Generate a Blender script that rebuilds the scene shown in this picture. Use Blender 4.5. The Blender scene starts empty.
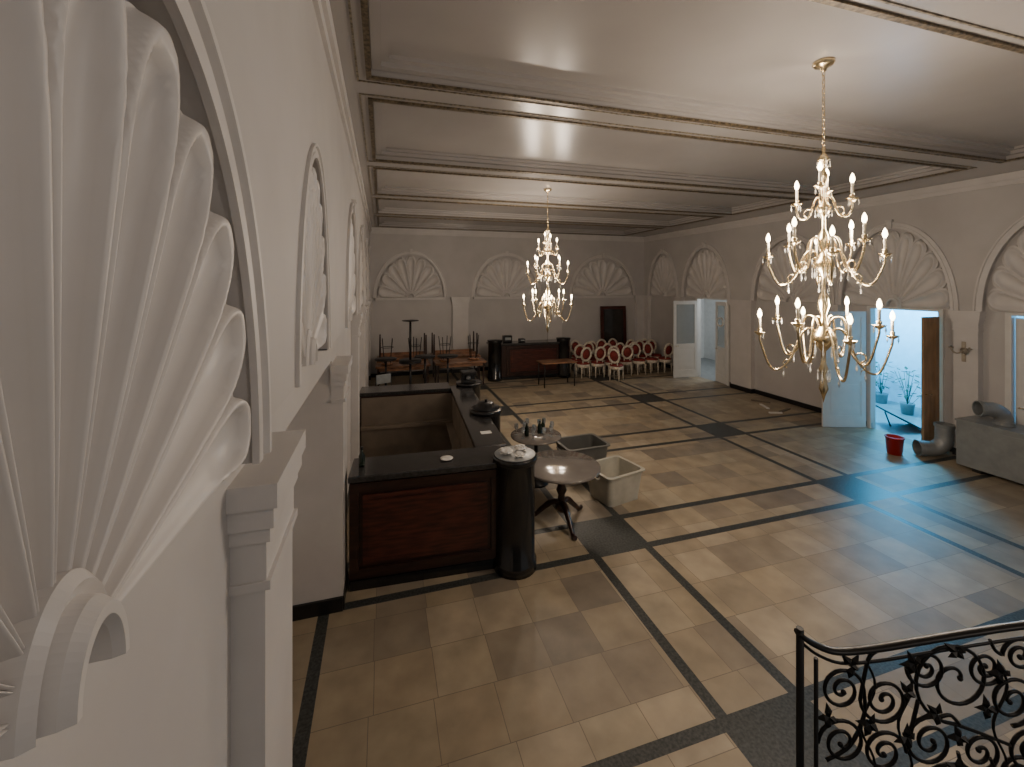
import bpy, math, random
from mathutils import Vector, Matrix
random.seed(7)
F=430.0; TH=math.atan2(130,F); C=math.cos(TH); S=math.sin(TH); E=3.15; YH=283.0
pi=math.pi
# ---------------------------------------------------------------- materials
def mat(name,col,rough=.5,metal=0,var=.08,scale=6,emit=None,es=0,bump=0,trans=0,spec=None,coat=0,stretch=None,col2=None):
    m=bpy.data.materials.new(name); m.use_nodes=True; nt=m.node_tree; b=nt.nodes['Principled BSDF']
    tc=nt.nodes.new('ShaderNodeTexCoord'); mp=nt.nodes.new('ShaderNodeMapping')
    nt.links.new(tc.outputs['Object'],mp.inputs['Vector'])
    if stretch: mp.inputs['Scale'].default_value=stretch
    n=nt.nodes.new('ShaderNodeTexNoise'); n.inputs['Scale'].default_value=scale; n.inputs['Detail'].default_value=4
    nt.links.new(mp.outputs[0],n.inputs['Vector'])
    r=nt.nodes.new('ShaderNodeValToRGB')
    if col2 is None: c1=[max(0,c*(1-var)) for c in col]; c2=[min(1,c*(1+var)) for c in col]
    else: c1=col; c2=col2
    r.color_ramp.elements[0].color=(*c1,1); r.color_ramp.elements[1].color=(*c2,1)
    r.color_ramp.elements[0].position=.35; r.color_ramp.elements[1].position=.65
    nt.links.new(n.outputs['Fac'],r.inputs[0]); nt.links.new(r.outputs[0],b.inputs['Base Color'])
    b.inputs['Roughness'].default_value=rough; b.inputs['Metallic'].default_value=metal
    if trans: b.inputs['Transmission Weight'].default_value=trans
    if coat: b.inputs['Coat Weight'].default_value=coat; b.inputs['Coat Roughness'].default_value=.1
    if emit: b.inputs['Emission Color'].default_value=(*emit,1); b.inputs['Emission Strength'].default_value=es
    return m
PLA=mat('plaster',(.51,.49,.475),.6,var=.05,scale=1.5)
PLS=mat('plaster_relief',(.60,.575,.555),.42,var=.04,scale=3)
CEI=mat('ceiling_paint',(.38,.36,.345),.25,var=.05,scale=.8)
BRZ=mat('bronze_trim',(.13,.10,.06),.45,metal=.3,var=.55,scale=30)
GLD=mat('aged_gilt_trim',(.20,.17,.12),.5,metal=.2,var=.5,scale=30)
BLK=mat('black_skirting',(.012,.012,.013),.3)
MAH=mat('mahogany',(.060,.013,.008),.32,var=.5,scale=4,stretch=(1,1,8),coat=.3)
MAHD=mat('mahogany_dark',(.026,.009,.006),.3,var=.4,scale=4,stretch=(1,1,8),coat=.3)
BLA=mat('black_lacquer',(.009,.009,.010),.2,coat=.3)
TOP=mat('dark_stone_top',(.035,.034,.034),.16,var=.3,scale=30,coat=.3)
BRN=mat('brown_board',(.18,.145,.11),.6,var=.15,scale=3)
BRASS=mat('polished_brass',(.78,.64,.40),.24,metal=1,var=.1)
CRY=mat('crystal',(.85,.84,.80),.06,trans=.5,var=.02)
CAN=mat('candle_sleeve',(.75,.68,.54),.5)
BULB=mat('bulb_glow',(1,.9,.7),.3,emit=(1,.78,.48),es=22)
IRON=mat('wrought_iron',(.012,.011,.010),.4,metal=.6)
REDU=mat('red_upholstery',(.20,.025,.02),.7,var=.3,scale=30)
WHF=mat('white_gilt_wood',(.62,.56,.46),.4,var=.2,scale=20)
RED=mat('red_plastic',(.55,.02,.015),.35)
TUB=mat('offwhite_plastic',(.44,.42,.35),.5,var=.12,scale=5)
TUBD=mat('grey_plastic',(.12,.12,.11),.5)
GRY=mat('grey_metal',(.25,.265,.265),.45,metal=.15,var=.1)
SIL=mat('grey_duct',(.30,.31,.31),.42,metal=.4,var=.1,scale=5)
TBL=mat('polished_table',(.20,.18,.16),.14,var=.15,scale=2.5,coat=.5)
TWD=mat('table_wood',(.24,.12,.065),.35,var=.4,scale=5,stretch=(1,8,1))
DRW=mat('door_white',(.66,.65,.62),.45,var=.03)
DRB=mat('door_brown',(.32,.20,.11),.5,var=.2,stretch=(1,1,.2),scale=12)
GLS=mat('door_glass',(.60,.66,.68),.08,trans=.6,var=.03)
MIR=mat('dark_mirror',(.10,.09,.085),.12,metal=.7,var=.1)
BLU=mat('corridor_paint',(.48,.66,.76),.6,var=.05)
COR=mat('lobby_paint',(.66,.66,.64),.6,var=.05)
LEAF=mat('leaf_green',(.02,.07,.03),.5,var=.5,scale=10)
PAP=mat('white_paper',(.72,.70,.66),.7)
GLASSW=mat('drinking_glass',(.8,.82,.82),.05,trans=.8,var=.01)
BOT=mat('dark_bottle',(.01,.02,.012),.08,coat=.3)
DKM=mat('dark_metal',(.02,.02,.021),.35,metal=.4)
DKB=mat('matte_black_board',(.008,.008,.009),.7)
DKT=mat('dark_terrazzo',(.022,.025,.024),.45,scale=45,col2=(.066,.07,.066))
def floormat():
    m=bpy.data.materials.new('stone_tiles'); m.use_nodes=True; nt=m.node_tree; L=nt.links; b=nt.nodes['Principled BSDF']
    def N(t,**k):
        n=nt.nodes.new(t)
        for a,v in k.items(): setattr(n,a,v)
        return n
    def M(op,a,b_=None):
        n=N('ShaderNodeMath',operation=op)
        for i,v in enumerate((a,b_)):
            if v is None: continue
            if isinstance(v,(int,float)): n.inputs[i].default_value=v
            else: L.new(v,n.inputs[i])
        return n.outputs[0]
    tc=N('ShaderNodeTexCoord'); sp=N('ShaderNodeSeparateXYZ'); L.new(tc.outputs['Object'],sp.inputs[0])
    y=M('MULTIPLY',sp.outputs[1],1/.47); yi=M('FLOOR',y)
    w0=N('ShaderNodeTexWhiteNoise',noise_dimensions='1D'); L.new(yi,w0.inputs['W'])
    x=M('ADD',M('MULTIPLY',sp.outputs[0],1/.47),M('MULTIPLY',w0.outputs['Value'],.22)); xi=M('FLOOR',x)
    cb=N('ShaderNodeCombineXYZ'); L.new(xi,cb.inputs[0]); L.new(yi,cb.inputs[1])
    w=N('ShaderNodeTexWhiteNoise',noise_dimensions='2D'); L.new(cb.outputs[0],w.inputs['Vector'])
    r=N('ShaderNodeValToRGB'); r.color_ramp.interpolation='CONSTANT'
    cols=[(.355,.295,.205),(.39,.33,.235),(.33,.275,.195),(.37,.305,.21),(.285,.24,.18),(.41,.345,.25),(.36,.295,.205),(.235,.20,.155),(.38,.31,.21),(.345,.285,.20),(.31,.26,.19)]
    e=r.color_ramp.elements
    while len(e)<len(cols): e.new(.5)
    for i,c in enumerate(cols): e[i].position=i/len(cols); e[i].color=(*c,1)
    L.new(w.outputs['Value'],r.inputs[0])
    n=N('ShaderNodeTexNoise'); n.inputs['Scale'].default_value=3.5; n.inputs['Detail'].default_value=8; L.new(tc.outputs['Object'],n.inputs['Vector'])
    n2=N('ShaderNodeValToRGB'); n2.color_ramp.elements[0].color=(.76,.75,.74,1); n2.color_ramp.elements[1].color=(1.1,1.08,1.05,1); n2.color_ramp.elements[0].position=.3; n2.color_ramp.elements[1].position=.7
    L.new(n.outputs['Fac'],n2.inputs[0])
    mx=N('ShaderNodeMixRGB',blend_type='MULTIPLY'); mx.inputs[0].default_value=1; L.new(r.outputs[0],mx.inputs[1]); L.new(n2.outputs[0],mx.inputs[2])
    fx=M('FRACT',x); fy=M('FRACT',y)
    gx=M('MINIMUM',fx,M('SUBTRACT',1,fx)); gy=M('MINIMUM',fy,M('SUBTRACT',1,fy))
    g=M('LESS_THAN',M('MINIMUM',gx,gy),.006)
    mg=N('ShaderNodeMixRGB'); L.new(g,mg.inputs[0]); L.new(mx.outputs[0],mg.inputs[1]); mg.inputs[2].default_value=(.18,.145,.105,1)
    L.new(mg.outputs[0],b.inputs['Base Color'])
    b.inputs['Roughness'].default_value=.5
    return m
FLR=floormat()
# ---------------------------------------------------------------- mesh builder
class MB:
    def __init__(s): s.v=[];s.f=[];s.sm=[];s.mi=[];s.T=Matrix.Identity(4);s.m=0
    def V(s,p): s.v.append(s.T@Vector(p)); return len(s.v)-1
    def Fc(s,idx,sm=False): s.f.append(idx); s.sm.append(sm); s.mi.append(s.m)
    def quad(s,a,b,c,d,sm=False): s.Fc([s.V(a),s.V(b),s.V(c),s.V(d)],sm)
    def box(s,x0,x1,y0,y1,z0,z1,tx=0,ty=0,bv=0):
        if bv and min(x1-x0,y1-y0,z1-z0)>2.2*bv:
            import bmesh
            bm=bmesh.new(); bmesh.ops.create_cube(bm,size=1)
            for v in bm.verts: v.co=Vector(((x0+x1)/2+v.co.x*(x1-x0),(y0+y1)/2+v.co.y*(y1-y0),(z0+z1)/2+v.co.z*(z1-z0)))
            bmesh.ops.bevel(bm,geom=bm.edges[:],offset=bv,segments=2,affect='EDGES',profile=.5)
            o=len(s.v)
            bm.verts.index_update()
            for v in bm.verts: s.v.append(s.T@v.co)
            for f in bm.faces: s.Fc([o+v.index for v in f.verts],False)
            bm.free(); return
        i=[s.V(p) for p in ((x0+tx,y0+ty,z0),(x1-tx,y0+ty,z0),(x1-tx,y1-ty,z0),(x0+tx,y1-ty,z0),(x0,y0,z1),(x1,y0,z1),(x1,y1,z1),(x0,y1,z1))]
        for q in ((0,3,2,1),(4,5,6,7),(0,1,5,4),(1,2,6,5),(2,3,7,6),(3,0,4,7)): s.Fc([i[k] for k in q])
    def lathe(s,prof,seg=24,c=(0,0,0),sx=1,sy=1,sm=True,a0=0,a1=2*pi):
        rings=[]; full=abs(a1-a0-2*pi)<1e-6; n=seg if full else seg+1
        for r,z in prof:
            rings.append([s.V((c[0]+r*sx*math.cos(a0+(a1-a0)*k/seg),c[1]+r*sy*math.sin(a0+(a1-a0)*k/seg),c[2]+z)) for k in range(n)])
        for a,b in zip(rings,rings[1:]):
            for k in range(seg):
                k2=(k+1)%n
                s.Fc([a[k],a[k2],b[k2],b[k]],sm)
        if prof[0][0]>1e-4: s.Fc(rings[0][::-1])
        if prof[-1][0]>1e-4: s.Fc(rings[-1])
    def tube(s,pts,r,seg=8,sy=1.0,caps=True):
        pts=[Vector(p) for p in pts]; n=len(pts)
        rr=r if isinstance(r,(list,tuple)) else [r]*n
        t=(pts[1]-pts[0]).normalized(); up=Vector((0,0,1)) if abs(t.z)<.9 else Vector((1,0,0))
        nn=(up-t*up.dot(t)).normalized(); rings=[]
        for i in range(n):
            if i==0: t=pts[1]-pts[0]
            elif i==n-1: t=pts[-1]-pts[-2]
            else: t=pts[i+1]-pts[i-1]
            if t.length<1e-9: t=Vector((0,0,1))
            t.normalize(); nn=nn-t*nn.dot(t)
            if nn.length<1e-6: nn=t.orthogonal()
            nn.normalize(); b=t.cross(nn)
            rings.append([s.V(pts[i]+nn*(rr[i]*math.cos(2*pi*k/seg))+b*(rr[i]*sy*math.sin(2*pi*k/seg))) for k in range(seg)])
        for a,b in zip(rings,rings[1:]):
            for k in range(seg): s.Fc([a[k],a[(k+1)%seg],b[(k+1)%seg],b[k]],True)
        if caps: s.Fc(rings[0][::-1]); s.Fc(rings[-1])
    def blob(s,c,r,sq=(1,1,1),seed=0,amp=.25,nu=12,nv=8):
        rd=random.Random(seed); rows=[]
        for j in range(nv+1):
            row=[]
            for i in range(nu):
                th=pi*j/nv; ph=2*pi*i/nu; q=r*(1+ (rd.uniform(-amp,amp) if 0<j<nv else 0))
                row.append(s.V((c[0]+q*sq[0]*math.sin(th)*math.cos(ph),c[1]+q*sq[1]*math.sin(th)*math.sin(ph),c[2]+q*sq[2]*math.cos(th))))
            rows.append(row)
        for j in range(nv):
            for i in range(nu): s.Fc([rows[j][i],rows[j+1][i],rows[j+1][(i+1)%nu],rows[j][(i+1)%nu]],amp<.1)
def cat(pts,n=6):
    pts=[Vector(p) for p in pts]; out=[]
    for i in range(len(pts)-1):
        p0=pts[max(i-1,0)];p1=pts[i];p2=pts[i+1];p3=pts[min(i+2,len(pts)-1)]
        for k in range(n):
            t=k/n; out.append(.5*((2*p1)+(p2-p0)*t+(2*p0-5*p1+4*p2-p3)*t*t+(3*p1-p0-3*p2+p3)*t**3))
    out.append(pts[-1]); return out
COL=bpy.context.scene.collection
def ob(name,mb,mats,parent=None,**kw):
    me=bpy.data.meshes.new(name); me.from_pydata([tuple(v) for v in mb.v],[],mb.f)
    if not isinstance(mats,(list,tuple)): mats=[mats]
    for m in mats: me.materials.append(m)
    me.polygons.foreach_set('use_smooth',mb.sm); me.polygons.foreach_set('material_index',mb.mi); me.update()
    o=bpy.data.objects.new(name,me); COL.objects.link(o)
    if parent: o.parent=parent
    for k,v in kw.items(): o[k]=v
    return o
def root(name,loc,rot=0,label=None,cat_=None,group=None,scale=1):
    o=bpy.data.objects.new(name,None); COL.objects.link(o); o.location=loc; o.empty_display_size=.1
    o.rotation_euler=(0,0,rot); o.scale=(scale,)*3 if not isinstance(scale,tuple) else scale
    if label: o['label']=label
    if cat_: o['category']=cat_
    if group: o['group']=group
    return o
def dup(r,loc,rot=(0,0,0),**kw):
    def cp(o,par):
        n=o.copy(); COL.objects.link(n); n.parent=par
        for c in o.children: cp(c,n)
        return n
    n=cp(r,None); n.location=loc; n.rotation_euler=rot
    for k,v in kw.items(): n[k]=v
    return n
def st(name,mb,mats): return ob(name,mb,mats,kind='structure')
# ---------------------------------------------------------------- room
XL,XR,YF,H=-.47,10.2,15.1,5.0
ZC=2.65
mapL=lambda u,z,n:(XL+n,u,z)
mapR=lambda u,z,n:(XR-n,u,z)
mapF=lambda u,z,n:(u,YF-n,z)
TR=[0]
def trim(mb,m=PLS):
    TR[0]+=1; return st('trim_%d'%TR[0],mb,m)
def mbox(mb,mp,u0,u1,z0,z1,n0,n1):
    p=[mp(u,z,n) for u in (u0,u1) for z in (z0,z1) for n in (n0,n1)]
    xs=[q[0] for q in p];ys=[q[1] for q in p];zs=[q[2] for q in p]
    mb.box(min(xs),max(xs),min(ys),max(ys),min(zs),max(zs))
def wall(name,mp,u0,u1,openings,arches,tsk=.08,top=H+.14):
    w=MB()
    cuts=sorted(openings); u=u0
    for a,b,z in cuts:
        w.quad(mp(u,0,0),mp(a,0,0),mp(a,top,0),mp(u,top,0)); w.quad(mp(a,z,0),mp(b,z,0),mp(b,top,0),mp(a,top,0)); u=b
    w.quad(mp(u,0,0),mp(u1,0,0),mp(u1,top,0),mp(u,top,0))
    u=u0
    for (c,a,b,zc) in sorted(arches):
        w.quad(mp(u,zc,tsk),mp(c-a,zc,tsk),mp(c-a,top,tsk),mp(u,top,tsk)); w.quad(mp(u,zc,tsk),mp(c-a,zc,tsk),mp(c-a,zc,0),mp(u,zc,0))
        N=48; pr=None
        for k in range(N+1):
            t=pi-pi*k/N; q=(c+a*math.cos(t),zc+b*math.sin(t))
            if pr:
                w.quad(mp(*pr,tsk),mp(*q,tsk),mp(q[0],top,tsk),mp(pr[0],top,tsk)); w.quad(mp(*pr,tsk),mp(*q,tsk),mp(*q,0),mp(*pr,0),True)
            pr=q
        u=c+a
    w.quad(mp(u,ZC,tsk),mp(u1,ZC,tsk),mp(u1,top,tsk),mp(u,top,tsk)); w.quad(mp(u,ZC,tsk),mp(u1,ZC,tsk),mp(u1,ZC,0),mp(u,ZC,0))
    st(name,w,PLA)
def archivolt(mp,c,a,b,zc,tsk=.08,wd=.12,pr=.03,key=True):
    m=MB(); N=64; prof=[(-.012,0),(-.012,pr*.7),(wd*.3,pr*.7),(wd*.35,pr*.35),(wd*.7,pr*.35),(wd*.78,pr),(wd,pr),(wd,0)]
    rows=[]
    for k in range(N+1):
        t=pi*k/N
        rows.append([m.V(mp(c+(a+o)*math.cos(t),zc+(b+o)*math.sin(t),tsk+n)) for o,n in prof])
    for r1,r2 in zip(rows,rows[1:]):
        for j in range(len(prof)-1): m.Fc([r1[j],r2[j],r2[j+1],r1[j+1]],False)
    m.Fc(rows[0]); m.Fc(rows[-1]); trim(m)
    if key:
        k=MB()
        mbox(k,mp,c-wd*.4,c+wd*.4,zc+b-.02,zc+b+wd+.03,tsk,tsk+.05); mbox(k,mp,c-wd*.55,c+wd*.55,zc+b+wd+.02,zc+b+wd+.055,tsk,tsk+.065); trim(k)
def shell(mp,c,a,b,zc,n=11,dp=.055,rb=.14,per=16,Nr=20,bs=1.0,ro0=.89,ba=1.22):
    base=mp(c,zc,0)
    r=root('shell_relief',base,label='white plaster scallop shell relief filling an arched wall niche',cat_='wall ornament',group='scallop shell reliefs in the arches')
    off=Vector(base); mm=MB(); Nt=n*per; rows=[]
    M2=lambda u,z,q: Vector(mp(u,z,q))-off
    def RO(t):
        s=abs(2*((n*t/pi)%1.0)-1); return ro0+(.985-ro0)*math.sqrt(max(0,1-s*s))
    def fade(t):
        e=min(t,pi-t)/.06; e=min(1,e); return e*e*(3-2*e)*.75+.25
    def prof(e):
        if e<.13: return .42+.58*math.sin(pi/2*e/.13)
        if e<.22: return 1-.04*(e-.13)/.09
        q=(e-.22)/.78
        return .96-.84*math.sqrt(max(0,1-(1-q)**2))
    Q=[1-(1-j/Nr)**1.6 for j in range(Nr+1)]
    for i in range(Nt+1):
        t=pi*i/Nt; ro=RO(t); col=[]
        x=abs(2*((n*t/pi)%1.0)-1)
        for j in range(Nr+1):
            q=Q[j]; rad=rb+(ro-rb)*q
            w=.38+.62*q**.8
            tt=max(0,(q-.70)/.30)
            e=max(0,1-(x**2.6+tt**2.6)**(1/2.6))
            h=dp*1.45*w
            col.append(mm.V(M2(c+a*rad*math.cos(t),zc+b*rad*math.sin(t),(.006+h*prof(e))*fade(t))))
        rows.append(col)
    for A,B in zip(rows,rows[1:]):
        for j in range(Nr): mm.Fc([A[j],B[j],B[j+1],A[j+1]],True)
    for i in range(Nt):
        t0=pi*i/Nt; t1=pi*(i+1)/Nt
        ia=mm.V(mm.v[rows[i][Nr]]); ib=mm.V(mm.v[rows[i+1][Nr]])
        fl=lambda t: M2(c+a*RO(t)*math.cos(t),zc+b*RO(t)*math.sin(t),0)
        mm.Fc([ia,ib,mm.V(fl(t1)),mm.V(fl(t0))])
    ob('fan',mm,PLS,r)
    bb=MB(); N=28; prf=[(.0,0),(.0,dp*1.3),(.12,dp*1.55),(.35,dp*1.55),(.5,dp*1.25),(.55,dp*.9),(.8,dp*1.05),(1,dp*.8),(1,0)]; rows=[]
    r0=rb*.62; r1=rb*ba
    for k in range(N+1):
        t=pi*k/N
        rows.append([bb.V(M2(c+a*(r0+(r1-r0)*o)*math.cos(t),zc+b*(r0+(r1-r0)*o)*math.sin(t)*bs,q)) for o,q in prf])
    for A,B in zip(rows,rows[1:]):
        for j in range(len(prf)-1): bb.Fc([A[j],B[j],B[j+1],A[j+1]],False)
    bb.Fc(rows[0]); bb.Fc(rows[-1]); ob('boss',bb,PLS,r)
BASE=[]
def pilaster(mp,u0,u1,zc=ZC,t0=0,t1=.11,z0=0,pr=.05):
    m=MB()
    mbox(m,mp,u0,u1,z0,zc-.36,t0,t1)
    mbox(m,mp,u0-pr*.3,u1+pr*.3,zc-.36,zc-.33,t0,t1+pr*.4)
    mbox(m,mp,u0-pr*.1,u1+pr*.1,zc-.33,zc-.20,t0,t1+pr*.1)
    mbox(m,mp,u0-pr*.4,u1+pr*.4,zc-.20,zc-.15,t0,t1+pr*.4)
    mbox(m,mp,u0-pr*.7,u1+pr*.7,zc-.15,zc-.08,t0,t1+pr*.7)
    mbox(m,mp,u0-pr,u1+pr,zc-.08,zc,t0,t1+pr)
    trim(m)
    if z0==0:
        k=MB(); mbox(k,mp,u0-.012,u1+.012,0,.13,t0,t1+.012); BASE.append((mp,k))
# left wall
aL=[(.755,.785,1.145,2.58),(2.87,.58,1.26,2.66),(6.15,.95,1.45,ZC),(8.75,.95,1.45,ZC),(11.35,.95,1.45,ZC),(13.8,.85,1.45,ZC)]
wall('wall_left',mapL,-2.0,YF,[(2.05,4.45,2.40)],aL)
for i,(c,a,b,z) in enumerate(aL):
    archivolt(mapL,c,a,b,z,wd=(.10,.07,.11,.11,.11,.11)[i],pr=.02 if i==1 else .03,key=i!=1)
    if i==0: shell(mapL,c,.765,1.125,z,n=11,dp=.060,rb=.095,per=36,Nr=44,bs=1.25,ro0=.845,ba=1.22)
    else: shell(mapL,c,a*.98,b*.98,z,dp=.055,rb=.14,n=11)
pilaster(mapL,1.60,2.05,zc=2.50,t1=.10,pr=.045)
pilaster(mapL,4.45,4.95,zc=2.36)
for u in (7.2,9.8,12.4,14.7): pilaster(mapL,u,u+.45 if u<14 else 15.1)
w=MB(); w.quad((-1,2.0,0),(-1,4.5,0),(-1,4.5,2.4),(-1,2.0,2.4)); w.quad((-1,4.448,0),(-.361,4.448,0),(-.361,4.448,2.0),(-1,4.448,2.0)); w.quad((-1,4.449,2.0),(XL+.01,4.449,2.0),(XL+.01,4.449,2.4),(-1,4.449,2.4)); w.quad((-1,2.05,0),(XL,2.05,0),(XL,2.05,2.4),(-1,2.05,2.4)); w.quad((-1,2.05,2.4),(XL,2.05,2.4),(XL,4.45,2.4),(-1,4.45,2.4)); st('wall_recess',w,PLS)
w=MB(); w.box(-1,-.36,4.42,4.447,0,.13); st('baseboard_recess',w,BLK)
# right wall
aR=[(13.85,.80,1.62,ZC),(11.65,1.0,1.66,ZC),(8.6,1.08,1.66,ZC),(6.27,1.0,1.64,ZC),(3.85,1.0,1.66,ZC),(1.3,.98,1.66,ZC)]
opR=[(10.75,12.05,2.62),(5.5,6.68,2.60),(3.0,4.5,2.60)]
wall('wall_right',mapR,-2.0,YF,opR,aR,tsk=.10)
for c,a,b,z in aR: archivolt(mapR,c,a,b,z,tsk=.10,wd=.11); shell(mapR,c,a*.98,b*.98,z,dp=.06)
for u0,u1 in ((14.72,15.1),(12.76,12.98),(9.75,10.5),(7.32,7.48),(4.88,5.22),(2.35,2.8),(0,.3)): pilaster(mapR,u0,u1,t1=.14)
# far wall
def Xf(px): return YF*math.tan(TH+math.atan((px-512)/F))
aF=[]
for p0,p1 in ((373,447),(471,540),(568,634)):
    x0,x1=Xf(p0)+.10,Xf(p1)-.10; aF.append(((x0+x1)/2,(x1-x0)/2,1.50,ZC))
wall('wall_back',mapF,XL,XR,[],aF)
for c,a,b,z in aF:
    archivolt(mapF,c,a,b,z,pr=.035,wd=.10); shell(mapF,c,a*.98,b*.97,z,dp=.07,n=9)
    m=MB(); mbox(m,mapF,c-a-.02,c+a+.02,z-.08,z,0,.12); trim(m)
for p in (460,554,641):
    x=Xf(p); pilaster(mapF,x-.28,x+.28)
def base(name,mp,spans):
    k=MB()
    for a,b in spans: mbox(k,mp,a,b,0,.12,0,.02)
    for m_,q in BASE:
        if m_ is mp:
            o=len(k.v); k.v+=q.v
            for f in q.f: k.Fc([o+i for i in f])
    st(name,k,BLK)
base('baseboard_left',mapL,[(-2,2.05),(4.45,YF)])
base('baseboard_right',mapR,[(-2,3.0),(4.5,5.5),(6.68,10.75),(12.05,YF)])
base('baseboard_back',mapF,[(XL,XR)])
# floor
def cuts(pairs,lo,hi,single=()):
    seg=[]
    for p,PW in pairs: seg+= [(p-PW-.05,p-PW+.05,1),(p-PW+.05,p+PW-.05,2),(p+PW-.05,p+PW+.05,1)]
    for s_ in single: seg.append((s_-.05,s_+.05,1))
    seg.sort(); out=[]; u=lo
    for a,b,k in seg:
        if a>u: out.append((u,a,0))
        out.append((a,b,k)); u=b
    out.append((u,hi,0)); return out
fx=cuts([(2.7,.34),(6.95,.34)],-1.0,XR,single=(-.53,)); fy=cuts([(-.3,.34),(2.24,.26),(4.8,.32),(7.55,.34),(10.2,.34),(12.8,.34)],-2.0,YF)
m=MB()
for x0,x1,kx in fx:
    for y0,y1,ky in fy:
        m.m=1 if (kx==1 or ky==1 or (kx==2 and ky==2)) else 0
        m.quad((x0,y0,0),(x1,y0,0),(x1,y1,0),(x0,y1,0))
st('floor',m,[FLR,DKT])
m=MB(); m.box(XL,2.3,-2,1.0,0,1.2); st('floor_landing',m,DKT)
# ceiling
CZ=5.14
m=MB(); m.box(-1,XR+.1,-2,YF+.1,CZ,5.4)
beams=[-.75,1.85,4.30,7.0,9.6,12.2]; BW=.25
for y in beams: m.box(-.10,9.0,y-BW,y+BW,5.0,CZ)
m.box(XL,-.10,-2,YF,5.0,CZ); m.box(9.0,XR,-2,YF,5.0,CZ); m.box(-.10,9.0,14.65,YF,5.0,CZ)
ys=[b for b in beams]+[14.90]
rope=MB(); step=MB(); gilt=MB()
for a,b in zip(ys,ys[1:]):
    y0=a+BW; y1=b-BW; x0=-.10; x1=9.0
    def ring(mb,o0,o1,z0,z1):
        mb.box(x0+o0,x1-o0,y0+o0,y0+o1,z0,z1); mb.box(x0+o0,x1-o0,y1-o1,y1-o0,z0,z1)
        mb.box(x0+o0,x0+o1,y0+o1,y1-o1,z0,z1); mb.box(x1-o1,x1-o0,y0+o1,y1-o1,z0,z1)
    ring(step,.012,.09,5.06,CZ+.01); ring(step,.09,.16,5.105,CZ+.01)
    ring(rope,-.035,0.010,4.98,5.004); ring(gilt,-.115,-.10,4.99,5.002)
st('ceiling',m,CEI); trim(step,CEI); trim(rope,BRZ); trim(gilt,GLD)
m=MB()
for mp,a,b,tk in ((mapL,-2,YF,.08),(mapR,-2,YF,.10),(mapF,XL,XR,.08)):
    mbox(m,mp,a,b,4.88,4.998,0,tk+.06); mbox(m,mp,a,b,4.80,4.88,0,tk+.03)
trim(m)
# corridor behind right wall
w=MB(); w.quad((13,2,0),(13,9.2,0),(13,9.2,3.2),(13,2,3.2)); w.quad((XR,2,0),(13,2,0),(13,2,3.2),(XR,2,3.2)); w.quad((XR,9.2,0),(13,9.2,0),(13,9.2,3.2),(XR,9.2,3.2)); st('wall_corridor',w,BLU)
w=MB(); w.quad((13,9.3,0),(13,15,0),(13,15,3.2),(13,9.3,3.2)); w.quad((XR,15,0),(13,15,0),(13,15,3.2),(XR,15,3.2)); w.quad((XR,9.3,0),(13,9.3,0),(13,9.3,3.2),(XR,9.3,3.2)); st('wall_lobby',w,COR)
w=MB(); w.box(XR+.02,13,2,15,3.2,3.25); st('ceiling_corridor',w,COR)
w=MB(); w.box(XR+.001,13,2,15,-.05,0); st('floor_corridor',w,GRY)
for i,(a,b,z) in enumerate(opR):
    m=MB(); mbox(m,mapR,a-.08,a,0,z,-.1,.05); mbox(m,mapR,b,b+.08,0,z,-.1,.05); mbox(m,mapR,a-.08,b+.08,z,z+.05,-.1,.05); trim(m,DRW)
def door(name,hinge,end,h,m,glass=True,label=''):
    hv=Vector(hinge);ev=Vector(end);L=(ev-hv).length
    r=root(name,(hv.x,hv.y,0.01),math.atan2(ev.y-hv.y,ev.x-hv.x)); r['kind']='structure'; r['label']=label
    f=MB(); sw=.10
    f.box(0,sw,-.02,.02,0,h); f.box(L-sw,L,-.02,.02,0,h); f.box(sw,L-sw,-.02,.02,h-.12,h); f.box(sw,L-sw,-.02,.02,0,.25); f.box(sw,L-sw,-.02,.02,1.0,1.12)
    ob('frame',f,m,r)
    p=MB(); p.box(sw,L-sw,-.008,.008,1.12,h-.12); ob('upper_panel',p,GLS if glass else m,r)
    p=MB(); p.box(sw,L-sw,-.01,.01,.25,1.0); p.box(sw+.07,L-sw-.07,-.016,.016,.32,.93); ob('lower_panel',p,m,r)
    for s_ in (-1,1):
        k=MB(); k.tube([(L-.05,s_*.02,1.05),(L-.05,s_*.06,1.05),(L-.16,s_*.06,1.05)],.009); ob('handle',k,BRASS,r)
door('door_1',(10.12,12.02),(9.25,12.1),2.55,DRW,True,'white glazed door leaf standing open')
door('door_2',(10.19,10.78),(10.30,11.36),2.55,DRW,True,'white glazed door leaf nearly closed in the opening')
door('door_3',(10.08,6.74),(9.22,7.04),2.52,DRW,False,'white panelled door leaf standing open into the hall')
door('door_4',(10.12,5.48),(9.72,5.5),2.50,DRB,False,'light brown wooden door leaf standing open')
door('door_5',(10.24,3.02),(10.24,4.48),2.55,DRW,True,'white framed glazed door under the arch')
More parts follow.
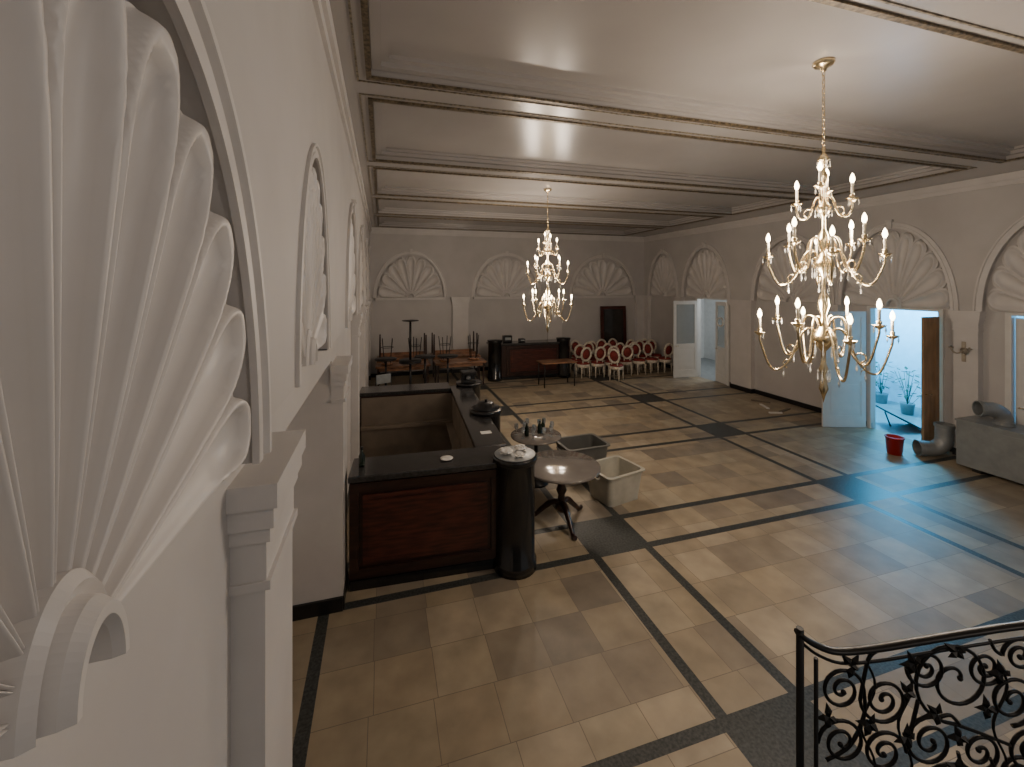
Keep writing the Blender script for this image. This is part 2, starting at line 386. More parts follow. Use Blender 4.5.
# ---------------------------------------------------------------- chandelier
def chandelier(loc):
    r=root('chandelier',loc,label='tiered brass and crystal chandelier with lit candle bulbs',cat_='chandelier',group='hall chandeliers',scale=.93)
    m=MB(); m.lathe([(0.0,0),(.09,0),(.095,-.02),(.075,-.045),(.03,-.06),(.025,-.09),(.0,-.10)],20); ob('canopy',m,BRASS,r)
    m=MB(); z=-.09; k=0
    while z>-.84:
        pts=[(.013*math.cos(t)*(1 if k%2 else 0),.013*math.cos(t)*(0 if k%2 else 1),z-.026+.026*math.sin(t)) for t in [2*pi*i/10 for i in range(11)]]
        m.tube(pts,.0042,5); z-=.042; k+=1
    ob('chain',m,BRASS,r)
    m=MB(); m.lathe([(0,-.82),(.02,-.84),(.012,-.88),(.04,-.93),(.055,-.95),(.025,-.97),(.014,-1.05),(.035,-1.10),(.04,-1.15),(.016,-1.20),(.014,-1.32),(.045,-1.38),(.065,-1.42),(.04,-1.47),(.016,-1.50),(.018,-1.62),(.04,-1.68),(.05,-1.76),(.024,-1.84),(.04,-1.88),(.085,-1.94),(.09,-1.98),(.04,-2.04),(.018,-2.08),(.016,-2.22),(.04,-2.28),(.05,-2.36),(.024,-2.45),(.04,-2.55),(.10,-2.64),(.11,-2.69),(.05,-2.76),(.02,-2.80),(.022,-2.92),(.04,-2.97),(.018,-3.03),(.028,-3.10),(.04,-3.16),(.018,-3.22),(.0,-3.30)],20); ob('stem',m,BRASS,r)
    tiers=[(4,.22,-1.38,.10,.5),(8,.46,-1.90,.22,0),(8,.55,-2.66,.30,.2)]
    drops=MB()
    for ti,(n,R,z0,dip,ph) in enumerate(tiers):
        for i in range(n):
            an=ph+2*pi*i/n; ca,sa=math.cos(an),math.sin(an); Rr=R*(1 if i%2 else .80); z0i=z0+(0.09 if i%2==0 else -.03)
            pr=[(.03,-.02),(.16*R,.10),(.32*R,.07),(.54*Rr,-dip*.75),(.80*Rr,-dip),(.98*Rr,-.05),(Rr,.04)]
            arm=MB(); arm.tube(cat([(q*ca,q*sa,z0i+h) for q,h in pr],6),.0105,8)
            arm.tube([( (.55*R+.04*math.cos(t))*ca,(.55*R+.04*math.cos(t))*sa,z0i-dip+.055+.04*math.sin(t)) for t in [-1.5+4.2*k/10 for k in range(11)]],.006,6)
            a=ob('arm',arm,BRASS,r)
            cx,cy=Rr*ca,Rr*sa; L_=(cx,cy,z0i)
            c=MB(); c.lathe([(0,.02),(.018,.03),(.045,.05),(.052,.062),(.042,.06),(.016,.055),(.021,.09),(.015,.10),(0,.10)],14,L_); ob('drip_pan',c,BRASS,a)
            c=MB(); c.lathe([(.0125,.085),(.0125,.20),(.0,.205)],10,L_); ob('candle_sleeve',c,CAN,a)
            c=MB(); c.lathe([(.008,.20),(.018,.222),(.021,.240),(.015,.268),(.005,.290),(0,.297)],10,L_); ob('bulb',c,BULB,a)
            for k in range(3):
                t=2*pi*k/3+an; px,py=cx+.046*math.cos(t),cy+.046*math.sin(t); zz=z0i+.058
                drops.lathe([(0,0),(.004,-.015),(.009,-.045),(0,-.075)],4,(px,py,zz),sm=False)
            if ti: drops.lathe([(0,0),(.007,-.03),(.003,-.05),(.012,-.085),(0,-.12)],4,(.62*Rr*ca,.62*Rr*sa,z0i-dip*.9),sm=False)
    for R,z,n,l in ((.09,-1.98,8,.12),(.11,-2.69,10,.18),(.065,-1.42,6,.09),(.05,-.95,6,.08),(.05,-2.97,7,.14)):
        for i in range(n):
            t=2*pi*i/n; drops.lathe([(0,0),(.006,-.02),(.003,-.04),(.011,-.7*l),(0,-l)],4,(R*math.cos(t),R*math.sin(t),z),sm=False)
    d=ob('crystal_drops',drops,CRY,r); d['kind']='stuff'
    return r
cp=Vector((3.80,2.89,CZ)); ch=chandelier(cp)
c2=Vector((3.36,8.5,CZ)); dup(ch,c2,(0,0,.35))
def plight(loc,e,col,rad=.1):
    l=bpy.data.lights.new('point_light','POINT'); l.energy=e; l.color=col; l.shadow_soft_size=rad
    o=bpy.data.objects.new('point_light',l); COL.objects.link(o); o.location=loc
WARM=(1,.83,.67)
for c in (cp,c2):
    for dz,e in ((-1.05,24),(-1.50,52),(-2.2,92)):
        for sx in (-1,1): plight(c+Vector((sx*.3,-.1*sx,dz)),e*.62,WARM,.12)
plight((2.6,-1.5,4.5),85,(1,.87,.76),.12)  # added unseen light behind the camera, no fitting there; shades the near shell
plight((11.6,7.5,2.7),560,(.08,.56,1),.25)
plight((11.6,11.6,2.6),90,(.85,.93,1),.25)
plight((11.6,3.4,2.6),70,(.20,.6,1),.25)
# ---------------------------------------------------------------- bars
def post(mb,x,y,h=1.22,r=.22):
    mb.lathe([(r+.02,0),(r+.02,.10),(r,.12),(r,h-.06),(r+.015,h-.05),(r+.015,h-.02)],28,(x,y,0))
def panelrun(mb_body,mb_panel,x0,x1,y,h0,h1,npan=1):
    w=(x1-x0)/npan
    for i in range(npan):
        a=x0+i*w; b=a+w; t=.09
        mb_body.box(a,a+t,y-.03,y,h0,h1); mb_body.box(b-t,b,y-.03,y,h0,h1); mb_body.box(a+t,b-t,y-.03,y,h1-t,h1); mb_body.box(a+t,b-t,y-.03,y,h0,h0+t)
        mb_panel.box(a+t+.04,b-t-.04,y-.02,y,h0+t+.04,h1-t-.04)
        mb_panel.box(a+t+.09,b-t-.09,y-.032,y-.02,h0+t+.09,h1-t-.09)
r=root('bar_counter',(1.40,4.60,0),math.radians(-3),label='U-shaped mahogany bar counter with black top and round posts',cat_='bar counter')
L=1.73; LB=1.98; SW=.30
m=MB(); m.box(-L+.01,-.1,.0,.40,.1,1.12)
ip=MB(); panelrun(m,ip,-L+.01,-.16,.0,.13,1.10)
m.box(-SW,-.02,.35,3.5,.1,1.12); m.box(-LB+.02,-.1,3.42,3.86,.1,1.12)
for i in range(2):
    y0=.4+i*1.7; m.box(-.02,.01,y0+.1,y0+.2,.15,1.1); m.box(-.02,.01,y0+1.3,y0+1.4,.15,1.1); m.box(-.02,.01,y0+.2,y0+1.3,1.0,1.1); m.box(-.02,.01,y0+.2,y0+1.3,.15,.25)
ob('carcass',m,MAHD,r); ob('front_panel',ip,MAH,r,label='reddish mahogany inset panel')
m=MB(); m.box(-L+.01,-.1,-.015,.40,0,.1); m.box(-SW,.0,.35,3.5,0,.1); ob('plinth',m,BLA,r)
m=MB(); m.box(-L,-.05,-.06,.44,1.12,1.185,bv=.01); m.box(-SW-.05,.04,.44,3.6,1.12,1.185,bv=.01); m.box(-LB,-SW-.05,3.40,3.92,1.12,1.185,bv=.01); ob('countertop',m,TOP,r)
for y in (-.02,1.78,3.6):
    m=MB(); post(m,0.02,y); m.lathe([(.235,1.185),(.25,1.20),(.25,1.235),(.24,1.245),(.0,1.245)],28,(0.02,y,0)); ob('post',m,BLA,r)
m=MB(); m.box(-LB+.05,-SW-.01,3.38,3.40,.62,1.10); m.box(-LB+.05,-SW-.01,3.38,3.40,.02,.56); m.box(-LB+.05,-SW-.01,3.28,3.40,.56,.62); ob('shelf_board',m,BRN,r,label='plain brown inner boards and shelf')
m=MB(); m.box(-SW-.03,-SW,.46,3.38,.05,1.10); m.box(-SW-.15,-SW-.03,.6,3.3,.55,.58); ob('shelf_board',m,BRN,r)
def bl(x,y,z): return Matrix.Translation((1.40,4.60,0))@Matrix.Rotation(math.radians(-3),4,'Z')@Vector((x,y,z))
r=root('bar_counter',(3.42,13.45,0),math.radians(-2),label='mahogany bar counter with black posts against the back wall',cat_='bar counter')
m=MB(); ip=MB(); m.box(.1,2.5,0,.5,.1,1.12); panelrun(m,ip,.45,2.3,0,.13,1.10,1); ob('carcass',m,MAHD,r); ob('front_panel',ip,MAH,r)
m=MB(); m.box(.1,2.5,-.02,.5,0,.1); ob('plinth',m,BLA,r)
m=MB(); m.box(-.1,2.6,-.08,.56,1.12,1.19,bv=.01); ob('countertop',m,TOP,r)
for x in (.08,2.45):
    m=MB(); post(m,x,.05,h=1.28); m.lathe([(.24,1.26),(.25,1.30),(.0,1.31)],24,(x,.05,0)); ob('post',m,BLA,r)
def thing(name,loc,label,c,group=None,rot=0): return root(name,loc,rot,label,c,group)
r=thing('serving_tray',bl(.02,-.02,1.246),'small flat silver tray lying on the bar post','tray'); m=MB(); m.lathe([(0,0),(.225,0),(.23,.004),(.225,.007),(0,.007)],28); ob('plate',m,SIL,r)
for i,(x,y,s_) in enumerate(((-.10,.0,.06),(.08,.06,.055),(.02,-.11,.045))):
    r=thing('paper_napkin',bl(.02+x,-.02+y,1.2545),'crumpled white paper napkin on the tray','napkin','crumpled napkins on the tray'); m=MB(); m.blob((0,0,s_*.56),s_,(1.2,1,.55),i,.3)
    for v in m.v: v.z=max(v.z,0)
    ob('sheet',m,PAP,r)
r=thing('round_tray',bl(.02,1.78,1.247),'round black covered tray resting on the bar post','tray'); m=MB(); m.lathe([(0,0),(.20,0),(.205,.02),(.13,.035),(.12,.08),(.10,.095),(0,.10)],28); ob('body',m,DKM,r); m=MB(); m.lathe([(.02,.10),(.015,.115),(.025,.13),(0,.135)],14); ob('knob',m,DKM,r)
r=thing('coffee_machine',bl(.0,3.55,1.247),'small black coffee machine on the bar post','appliance'); m=MB(); m.box(-.13,.13,-.10,.12,0,.05,bv=.01); m.box(-.13,.13,.02,.12,.05,.16); m.box(-.14,.14,-.12,.13,.15,.22,bv=.012); ob('body',m,DKM,r); m=MB(); m.lathe([(.035,.052),(.045,.06),(.045,.11),(.035,.13),(0,.13)],16,(0,-.04,0)); ob('jug',m,GLASSW,r)
r=thing('saucer',bl(-.72,.16,1.186),'small white saucer on the black bar top','plate'); m=MB(); m.lathe([(0,0),(.035,0),(.07,.012),(.072,.015),(.035,.006),(0,.006)],24); ob('dish',m,PAP,r)
r=thing('bottle',bl(-1.62,.2,1.186),'small dark glass bottle on the bar top beside the wall','bottle'); m=MB(); m.lathe([(0,0),(.032,0),(.034,.02),(.034,.11),(.014,.15),(.013,.19),(0,.19)],16); ob('body',m,BOT,r); m=MB(); m.lathe([(.015,.18),(.015,.205),(0,.206)],12); ob('cap',m,DKM,r)
r=thing('paper_sheet',bl(-.14,.9,1.187),'small white paper slip on the bar top','paper'); m=MB(); m.box(-.07,.07,-.05,.05,0,.003); ob('sheet',m,PAP,r)
for i,(x,h_,w_) in enumerate(((.55,.22,.3),(1.05,.10,.2))):
    loc=Matrix.Translation((3.42,13.45,1.195))@Vector((x,.25-.035*x,0)); r=thing('bar_equipment',loc,'small dark bar appliance standing on the back counter','appliance','small appliances on the back bar'); m=MB(); m.box(-w_/2,w_/2,-.1,.1,0,h_,bv=.02); ob('body',m,DKM,r); m=MB(); m.box(-w_*.35,w_*.35,-.11,-.1,h_*.35,h_*.75); ob('display',m,GRY,r)
# round table
tp=Vector((2.27,5.25,0))
r=thing('round_table',tp,'round polished grey-brown pedestal table with three splayed feet','table')
m=MB(); m.lathe([(0,.71),(.48,.71),(.51,.725),(.51,.745),(.495,.755),(0,.755)],48); ob('tabletop',m,TBL,r)
m=MB(); m.lathe([(.06,.14),(.09,.20),(.05,.27),(.045,.36),(.07,.42),(.045,.50),(.05,.60),(.14,.68),(.16,.71)],20); ob('pedestal',m,MAHD,r)
for i in range(3):
    a=.5+i*2*pi/3; ca,sa=math.cos(a),math.sin(a); m=MB(); m.tube(cat([(q*ca,q*sa,z) for q,z in ((.03,.26),(.14,.24),(.28,.12),(.38,.03),(.45,.035))],5),[.04]*8+[.035]*4+[.03]*4+[.028]*5,8); ob('leg',m,MAHD,r)
gp=Vector((2.33,6.40,0)); r=thing('side_table',gp,'low round table crowded with used glasses and bottles','table')
m=MB(); m.lathe([(0,.72),(.38,.72),(.40,.735),(.40,.75),(0,.755)],36); ob('tabletop',m,TBL,r)
m=MB(); m.lathe([(.2,0),(.2,.02),(.05,.05),(.03,.1),(.03,.66),(.1,.72)],18); ob('pedestal',m,DKM,r)
r=thing('wine_glass',gp+Vector((0,0,.756)),'clear stemmed glass standing on the small table','glass','glasses on the small table'); m=MB(); m.lathe([(.03,0),(.03,.004),(.005,.008),(.004,.07),(.025,.09),(.033,.13),(.028,.17),(.026,.17),(.03,.13),(0,.085)],14); ob('bowl',m,GLASSW,r)
gl=r; pts=[(-.25,-.1),(-.15,.12),(.05,-.22),(.12,.18),(.28,.02),(.2,-.15),(-.05,.28),(-.12,-.2),(.22,.22),(-.3,.08)]
gl.location=gp+Vector((-.05,-.05,.756))
for x,y in pts: dup(gl,gp+Vector((x,y,.756)))
r=thing('bottle',gp+Vector((.07,.02,.756)),'dark green glass bottle among the glasses','bottle','bottles on the small table'); m=MB(); m.lathe([(0,0),(.033,0),(.034,.02),(.034,.12),(.015,.16),(.014,.20),(0,.20)],16); ob('body',m,BOT,r)
dup(r,gp+Vector((-.16,-.02,.756))); dup(r,gp+Vector((.15,.08,.756)))
def tub(loc,rot,lx,ly,h,mt,lab):
    r=thing('plastic_tub',loc,lab,'tub',rot=rot); m=MB(); t=.045
    def rr(a,b,z,rad=.07,n=5):
        out=[]
        for sx,sy,a0 in ((1,1,0),(-1,1,pi/2),(-1,-1,pi),(1,-1,3*pi/2)):
            for k in range(n+1):
                q=a0+pi/2*k/n; out.append((sx*(a-rad)+rad*math.cos(q),sy*(b-rad)+rad*math.sin(q),z))
        return out
    rings=[rr(lx/2-t,ly/2-t,0),rr(lx/2,ly/2,h),rr(lx/2+.03,ly/2+.03,h),rr(lx/2+.03,ly/2+.03,h+.015),rr(lx/2-.015,ly/2-.015,h+.015),rr(lx/2-t-.015,ly/2-t-.015,.02)]
    ids=[[m.V(p) for p in q] for q in rings]; n=len(ids[0])
    for A,B in zip(ids,ids[1:]):
        for k in range(n): m.Fc([A[k],A[(k+1)%n],B[(k+1)%n],B[k]])
    m.Fc(ids[0][::-1]); m.Fc(ids[-1]); ob('body',m,mt,r)
    for sx in (-1,1):
        k=MB(); k.tube([(sx*(lx/2+.02),-.1,h-.04),(sx*(lx/2+.05),-.08,h-.06),(sx*(lx/2+.05),.08,h-.06),(sx*(lx/2+.02),.1,h-.04)],.012); ob('handle',k,mt,r)
tub((3.28,5.65,.001),.22,.66,.56,.42,TUB,'off-white plastic tub standing on the stone floor')
tub((3.22,6.60,.001),.05,.74,.56,.46,TUBD,'dark grey plastic tub behind the pale tub')
r=thing('bucket',(9.05,5.55,.001),'small red plastic bucket with wire handle on the floor','bucket'); m=MB(); m.lathe([(0,0),(.11,0),(.135,.30),(.145,.30),(.145,.32),(.13,.32),(.105,.012),(0,.012)],28); ob('body',m,RED,r)
m=MB(); m.tube([(.15*math.cos(t),.06*math.sin(t)-.0,.30-.10*math.sin(t)) for t in [pi*k/12 for k in range(13)]],.005,6); ob('handle',m,DKM,r)
# grey unit + ducts
r=thing('ventilation_unit',(9.42,2.6,.001),'large grey sheet-metal ventilation box on the floor by the wall','machine')
m=MB(); m.box(0,.58,0,2.25,.06,.80)
ob('body',m,GRY,r); m=MB(); m.box(-.015,.595,-.015,2.265,.80,.83); ob('lid',m,GRY,r)
for y0 in (.1,1.18):
    m=MB(); m.box(-.012,0,y0,y0+.95,.14,.74); ob('access_panel',m,GRY,r)
for y in (.2,2.0):
    m=MB(); m.box(.03,.55,y-.06,y+.06,0,.06); ob('foot',m,DKM,r)
def duct(loc,p,rad,lab,mt=SIL):
    r=thing('ventilation_duct',loc,lab,'air duct'); p=[Vector(a) for a in p]; L_=[0]
    for a,b in zip(p,p[1:]): L_.append(L_[-1]+(b-a).length)
    n=int(L_[-1]/.02); q=[]
    for i in range(n+1):
        d=L_[-1]*i/n; k=0
        while k<len(L_)-2 and L_[k+1]<d: k+=1
        q.append(p[k].lerp(p[k+1],(d-L_[k])/(L_[k+1]-L_[k])))
    rr=[rad*(1.03 if k%7==0 else 1) for k in range(len(q))]
    m=MB(); m.tube(q,rr,28,caps=False); m.tube(q,[rad*.95]*len(q),28,caps=False); ob('hose',m,mt,r)
    for a,d in ((q[0],q[0]-q[1]),(q[-1],q[-1]-q[-2])):
        d=d.normalized(); m=MB(); m.tube([a-d*.03,a+d*.03],rad*1.10,24,caps=False); m.tube([a-d*.03,a+d*.03],rad*.97,24,caps=False)
        t=d.orthogonal().normalized(); b_=d.cross(t)
        for s_ in (-.03,.03):
            ro=[m.V(a+d*s_+(t*math.cos(2*pi*k/24)+b_*math.sin(2*pi*k/24))*rad*1.10) for k in range(24)]
            ri=[m.V(a+d*s_+(t*math.cos(2*pi*k/24)+b_*math.sin(2*pi*k/24))*rad*.97) for k in range(24)]
            for k in range(24): m.Fc([ro[k],ro[(k+1)%24],ri[(k+1)%24],ri[k]])
        ob('end_collar',m,GRY,r)
def elbow(R,dirh,l1,l2,n=16):
    dx,dy=dirh; pts=[(0,0,0),(0,0,l1)]
    for k in range(1,n+1):
        a=pi/2*k/n; h=R*(1-math.cos(a)); pts.append((dx*h,dy*h,l1+R*math.sin(a)))
    pts.append((dx*(R+l2),dy*(R+l2),l1+R)); return pts
duct((9.72,4.40,.865),elbow(.17,(-.85,.53),.04,.14),.115,'grey ventilation duct elbow open-ended on top of the grey box')
pp=[(x,y,.62-z) for x,y,z in elbow(.22,(-.85,.53),.22,.16)]
duct((9.70,5.16,-.035),pp,.13,'grey ventilation duct elbow standing on the floor beside the grey box')
r=thing('wall_sconce',(XR-.14,5.07,1.93),'bronze wall sconce bracket with curled arms on the pilaster','wall lamp')
SCN=mat('aged_brass',(.36,.32,.26),.4,metal=.6,var=.2)
m=MB(); m.T=Matrix.Rotation(-pi/2,4,'Y'); m.lathe([(0,0),(.06,0),(.05,.02),(.02,.04),(0,.05)],16); m.T=Matrix.Identity(4); m.box(-.015,0,-.03,.03,-.2,.16,bv=.004); ob('back_plate',m,SCN,r)
for s_ in (-1,1):
    m=MB(); m.tube(cat([(-.03,0,0),(-.07,s_*.05,-.05),(-.10,s_*.10,-.03),(-.11,s_*.13,.03)],5),.012,8); m.lathe([(.01,.03),(.035,.04),(.04,.055),(.014,.055),(.013,.08),(0,.08)],12,(-.11,s_*.13,0)); ob('arm',m,SCN,r)
# ---------------------------------------------------------------- chairs
def chair(loc,rot):
    r=root('dining_chair',loc,rot,'white and gilt oval-back chair with red upholstery','chair','banquet chairs along the back wall')
    m=MB(); m.lathe([(.0,.44),(.20,.44),(.22,.46),(.22,.49),(.19,.52),(0,.535)],20,(0,0,0)); ob('seat',m,REDU,r)
    m=MB(); m.lathe([(.22,.36),(.232,.37),(.232,.45),(.22,.46)],20); ob('seat_rail',m,WHF,r)
    b=MB(); T=Matrix.Translation((0,.20,.80))@Matrix.Rotation(math.radians(-8),4,'X')
    b.T=T; b.tube([(.18*math.cos(t),0,.215*math.sin(t)) for t in [2*pi*k/24 for k in range(25)]],.036,8); b.tube([(-.1,0,-.40),(-.1,0,-.20)],.022,6); b.tube([(.1,0,-.40),(.1,0,-.20)],.022,6)
    o=ob('backrest',b,WHF,r)
    p=MB(); p.T=T@Matrix.Rotation(pi/2,4,'X'); p.lathe([(0,-.03),(.11,-.025),(.145,0),(.11,.025),(0,.03)],20,sy=1.15); ob('back_cushion',p,REDU,o)
    for x in (-1,1):
        for y in (-1,1):
            m=MB(); m.tube([(x*.14,y*.15,.40),(x*.15,y*.16,.3),(x*.155,y*.17,0)],[.032,.028,.018],8); ob('leg',m,WHF,r)
    return r
ch0=chair((6.42,13.05,0),pi+.1)
rd=random.Random(11)
for row,(yy,x0,cnt,sp) in enumerate(((13.05,6.96,6,.53),(13.70,6.5,7,.53),(14.35,6.3,7,.53))):
    for i in range(cnt):
        dup(ch0,(x0+i*sp,yy+rd.uniform(-.03,.03),0),(0,0,rd.choice([0,pi,pi,pi])+rd.uniform(-.22,.22)))
dup(ch0,(7.3,12.40,0),(0,0,2.2))
xm=Xf(613)
r=thing('standing_mirror',(xm-.1,14.83,0.001),'tall dark mirror in a mahogany frame leaning on the back wall','mirror'); r.rotation_euler=(math.radians(-2.5),0,0)
m=MB(); m.box(-.55,-.43,-.03,.03,0,2.25); m.box(.43,.55,-.03,.03,0,2.25); m.box(-.43,.43,-.03,.03,2.13,2.25); m.box(-.43,.43,-.03,.03,0,.1); ob('frame',m,MAH,r)
m=MB(); m.box(-.43,.43,-.01,.01,.1,2.13); ob('mirror_glass',m,MIR,r)
r=thing('wooden_table',(5.15,12.3,0),'plain brown folding table in front of the back bar','table'); m=MB(); m.box(-.55,.55,-.3,.3,.71,.75,bv=.008); ob('tabletop',m,TWD,r)
for x in (-.48,.48):
    for y in (-.25,.25):
        m=MB(); m.tube([(x,y,.71),(x*1.02,y,0)],.018,8); ob('leg',m,DKM,r)
# ---------------------------------------------------------------- stacked furniture
r=root('banquet_table',(.60,13.2,0),0,'long brown wooden banquet table stored along the back wall','table','stored banquet tables')
m=MB(); m.box(-.78,.78,-.35,.35,.69,.75,bv=.01); ob('tabletop',m,TWD,r); m=MB(); m.box(-.72,.72,-.29,-.27,.60,.69); m.box(-.72,.72,.27,.29,.60,.69); ob('apron',m,TWD,r)
for x in (-.70,.70):
    for y in (-.27,.27):
        m=MB(); m.box(x-.03,x+.03,y-.03,y+.03,0,.69,tx=.01,ty=.01); ob('leg',m,MAHD,r)
bt=r
dup(bt,(2.3,13.25,0),(0,0,.03)); dup(bt,(.62,14.2,0),(0,0,0)); dup(bt,(2.35,14.25,0),(0,0,.02))
dup(bt,(.64,14.15,1.502),(pi,0,0),label='long brown wooden table stacked upside down on another'); dup(bt,(2.3,14.2,1.502),(pi,0,0),label='long brown wooden table stacked upside down on another')
def stool(loc,rot):
    r=root('bar_stool',loc,0,'black metal stool turned upside down on a table','stool','upturned stools on the stored tables'); r.rotation_euler=rot
    m=MB(); m.lathe([(0,.70),(.17,.70),(.18,.72),(.17,.75),(0,.76)],20); ob('seat',m,TWD,r)
    for i in range(4):
        a=pi/4+i*pi/2; m=MB(); m.tube([(.12*math.cos(a),.12*math.sin(a),.71),(.2*math.cos(a),.2*math.sin(a),0)],.012,6); ob('leg',m,DKM,r)
    m=MB(); m.tube([(.175*math.cos(t),.175*math.sin(t),.25) for t in [2*pi*k/20 for k in range(21)]],.008,6); ob('foot_ring',m,DKM,r)
    return r
s0=stool((.15,13.15,1.512),(pi,0,0))
for x in (.95,1.85,2.75): dup(s0,(x,13.2+.03*x,1.512),(pi,0,x))
def ped(loc,rot):
    r=root('pedestal_table',loc,0,'tall black pedestal bar table with round top and base','table','stored pedestal tables'); r.rotation_euler=rot
    m=MB(); m.lathe([(0,1.04),(.29,1.04),(.30,1.06),(.29,1.08),(0,1.08)],28); ob('tabletop',m,DKM,r)
    m=MB(); m.lathe([(.03,.03),(.03,1.04)],12); ob('pole',m,DKM,r)
    m=MB(); m.lathe([(0,0),(.22,0),(.22,.015),(.04,.04),(0,.04)],24); ob('foot',m,DKM,r)
    return r
p0=ped((.72,11.7,0),(0,0,0)); dup(p0,(.72,11.7,2.161),(pi,0,0),label='tall black pedestal table stacked upside down on another')
dup(p0,(1.80,12.3,0)); dup(p0,(.10,12.3,0)); dup(p0,(1.17,12.42,0))
r=thing('folding_chair',(.12,11.1,0),'grey folding chair beside the stored tables','chair',rot=.4)
m=MB(); m.box(-.2,.2,-.2,.2,.43,.46,bv=.01); ob('seat',m,GRY,r); m=MB(); m.box(-.19,.19,.2,.225,.62,.85,bv=.008); ob('backrest',m,GRY,r)
for x in (-.2,.2):
    m=MB(); m.tube([(x,.22,.86),(x,.2,.45),(x,-.22,0)],.012,6); ob('leg',m,DKM,r); m=MB(); m.tube([(x*.9,-.18,.44),(x*.9,.22,0)],.012,6); ob('leg',m,DKM,r)
# ---------------------------------------------------------------- corridor stuff
def plant(loc,sd):
    r=root('potted_plant',loc,0,'leafy green potted plant in the blue-lit corridor','plant','corridor plants')
    m=MB(); m.lathe([(0,0),(.11,0),(.14,.24),(.15,.26),(.13,.26),(0,.24)],20); ob('pot',m,GRY,r)
    m=MB(); rd=random.Random(sd)
    for i in range(60):
        a=rd.uniform(0,2*pi); h=rd.uniform(.4,1.1); q=rd.uniform(.05,.25); c=Vector((q*math.cos(a),q*math.sin(a),h)); d=Vector((math.cos(a),math.sin(a),rd.uniform(-.6,.5))).normalized(); s_=d.cross(Vector((0,0,1))).normalized(); l=rd.uniform(.10,.17)
        m.Fc([m.V(c),m.V(c+d*l*.5+s_*l*.25),m.V(c+d*l),m.V(c+d*l*.5-s_*l*.25)])
        if i%4==0: m.tube([(0,0,.23),(c.x*.4,c.y*.4,h*.6),c],.005,5)
    ob('foliage',m,LEAF,r); return r
pl=plant((12.1,7.15,0),1); dup(pl,(12.5,6.3,0),(0,0,2.3)); dup(pl,(12.55,8.0,0),(0,0,1.3))
r=thing('leaning_board',(11.1,6.35,.005),'flat black board propped at a slant on the corridor floor','board',rot=-.6)
Tb=Matrix.Rotation(math.radians(28),4,'Y')
m=MB(); m.T=Tb; m.box(-.75,0,-.35,.35,0,.03); ob('panel',m,DKB,r)
m=MB(); m.tube([(-.6,0,.31),(-.5,0,0)],.015,6); ob('prop',m,DKB,r)
r=thing('reflection_ring',(10.20,11.07,1.92),'pale solid ring imitating a light reflection on the glazed door','reflection_ring'); m=MB(); m.tube([(0,.13*math.cos(t),.13*math.sin(t)) for t in [2*pi*k/20 for k in range(21)]],[.025*(1+.2*(k%2)) for k in range(21)],8); ob('ring',m,PAP,r)  # modelled ring put in for a light reflection on the door glass
for i,(x,y,a,l) in enumerate(((9.5,8.2,.3,.5),(9.3,8.6,1.2,.4),(9.6,9.0,2.2,.45),(9.1,8.1,2.8,.3))):
    r=thing('wooden_batten',(x,y,.002),'short pale batten lying loose on the floor by the wall','batten','loose battens by the wall',rot=a); m=MB(); m.box(-l/2,l/2,-.03,.03,0,.03,bv=.004); ob('stick',m,PAP if i%2 else BRN,r)
# ---------------------------------------------------------------- railing
D=1.1; k_=D/F
def RP(px,py): return Vector(((px-797)*k_,0,E-(py-YH)*k_))
o=Vector((( (797-512)*k_)*C+D*S, D*C-((797-512)*k_)*S,0))
r=root('stair_railing',(o.x,o.y,1.2),-TH,'black wrought-iron scrollwork stair railing with leaf ornaments','railing')
Z0=Vector((0,0,1.2))
def RQ(px,py): return RP(px,py)-Z0
zb=YH+(E-1.2)/k_
top=[(797,632),(812,643),(835,651),(870,649),(920,641),(975,632),(1024,625),(1090,618),(1180,612),(1280,610)]
m=MB(); m.tube(cat([RQ(*p) for p in top],5),.0065,8,sy=1.8); ob('top_rail',m,IRON,r)
m=MB(); m.tube(cat([RQ(p[0]+6,p[1]+12) for p in top],5),.004,6); ob('inner_rail',m,IRON,r)
m=MB(); m.tube([RQ(797,zb-20),RQ(1290,zb-20)],.008,6); ob('bottom_rail',m,IRON,r)
for px,w_ in ((800,.009),(1286,.009)):
    m=MB(); m.tube([RQ(px,628 if px<900 else 610),RQ(px,zb)],w_,8); m.lathe([(0,0),(.03,0),(.03,.01),(.012,.02),(0,.02)],16,tuple(RQ(px,zb))); ob('post',m,IRON,r)
m=MB()
for px in (816,1160):
    m.tube([RQ(px,658 if px<900 else 630),RQ(px,zb-20)],.0055,6)
def spiral(px,py,rad,a0,turns,d,wr=.0045,tail=None):
    turns+=.45; n=int(20*turns)+6; pts=[]
    for i in range(n+1):
        t=i/n; rr=rad*(.12+.88*t**.85); a=a0+d*2*pi*turns*(t-1)
        pts.append(RQ(px+rr*math.cos(a),py+rr*math.sin(a)))
    if tail: 
        pts=pts+cat([pts[-1]]+[RQ(*q) for q in tail],5)[1:]
    m.tube(pts,wr,6); m.blob(pts[0],.007,(1,.8,1),1,.02,8,6)
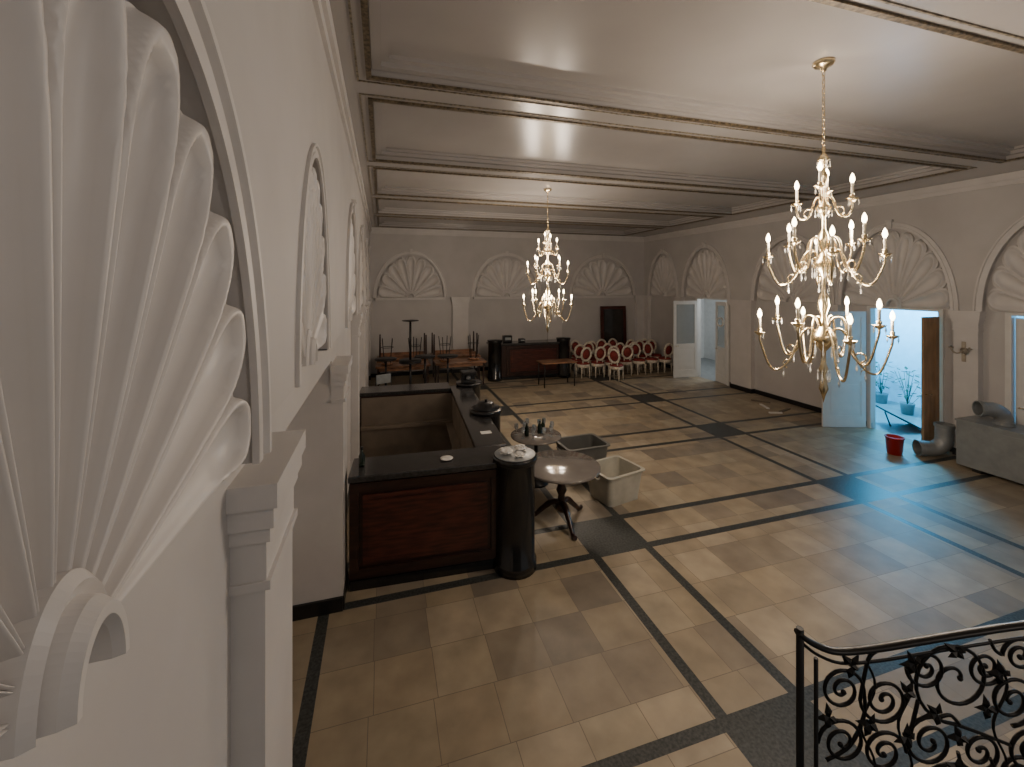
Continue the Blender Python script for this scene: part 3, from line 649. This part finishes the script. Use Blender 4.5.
rowdef=[(842,690,22,0,1.4,1,[(864,715),(850,745),(826,760)]),(842,742,24,pi,1.4,-1,None),(884,700,24,pi,1.5,1,[(868,660),(878,650)]),(884,752,22,0,1.3,1,[(910,735),(918,700)]),
 (955,680,44,pi*.5,1.25,-1,[(985,735),(1010,745)]),(926,668,20,pi,1.3,1,None),(985,668,18,0,1.3,-1,None),(930,742,26,-pi*.4,1.4,1,[(950,715),(960,725)]),(980,752,22,pi,1.4,1,None),
 (1012,700,26,pi*.5,1.4,1,None),(1020,655,18,pi,1.3,-1,[(995,650),(990,640)]),(1030,752,24,0,1.4,1,None),(1062,690,26,pi,1.5,1,None),(1070,740,24,0,1.4,-1,None),(1105,670,30,pi*.5,1.4,1,None),(1110,735,26,pi,1.3,1,None)]
for s_ in (0,118,236):
    for a in rowdef:
        tl=[(q[0],q[1]+s_) for q in a[6]] if a[6] else None
        spiral(a[0],a[1]+s_,*a[2:6],tail=tl)
for px in (1200,1250):
    for py in (660,720,780,840,900,960): spiral(px,py,24,0,1.4,1)
for px in (868,905,1000,1042,1085):
    pts=[]
    for i in range(50):
        y=665+i*(zb-700)/49; pts.append(RQ(px+7*math.sin(i*.55),y))
    m.tube(pts,.0032,6)
ob('scrollwork',m,IRON,r)
rd=random.Random(5)
for s_ in (0,118,236):
    for px,py in ((850,664),(905,690),(912,662),(868,722),(935,712),(985,706),(1000,672),(905,735),(955,650),(1045,715),(1088,705),(958,735),(828,715)):
        m=MB(); a0=rd.uniform(0,6.28); c=RQ(px,py+s_); m.blob(c,.006,(1,1,1),1,.02,8,6)
        cv=m.V(c+Vector((0,-.006,0)))
        for q in range(4):
            a=a0+q*1.35+rd.uniform(-.2,.2); l=rd.uniform(10,15)*k_; w_=l*.30
            d=Vector((math.cos(a),0,-math.sin(a))); n_=Vector((math.sin(a),0,math.cos(a)))
            i1=m.V(c+d*l*.35+n_*w_+Vector((0,-.004,0))); i2=m.V(c+d*l); i3=m.V(c+d*l*.35-n_*w_+Vector((0,-.004,0))); i4=m.V(c+d*l*.45+Vector((0,-.014,0)))
            for f in ((cv,i1,i4),(i1,i2,i4),(i2,i3,i4),(i3,cv,i4),(cv,i3,i2,i1)): m.Fc(list(f))
        ob('leaf_ornament',m,IRON,r)
# ---------------------------------------------------------------- world + camera
w=bpy.data.worlds.new('World'); bpy.context.scene.world=w; w.use_nodes=True
bg=w.node_tree.nodes['Background']; bg.inputs[0].default_value=(1,.97,.95,1); bg.inputs[1].default_value=.21
cam=bpy.data.cameras.new('camera'); co=bpy.data.objects.new('camera',cam); COL.objects.link(co)
co.location=(0,0,E); co.rotation_euler=(pi/2,0,-TH); cam.sensor_width=36; cam.lens=36*F/1024; cam.shift_y=-(383.5-YH)/1024; cam.clip_start=.02
bpy.context.scene.camera=co
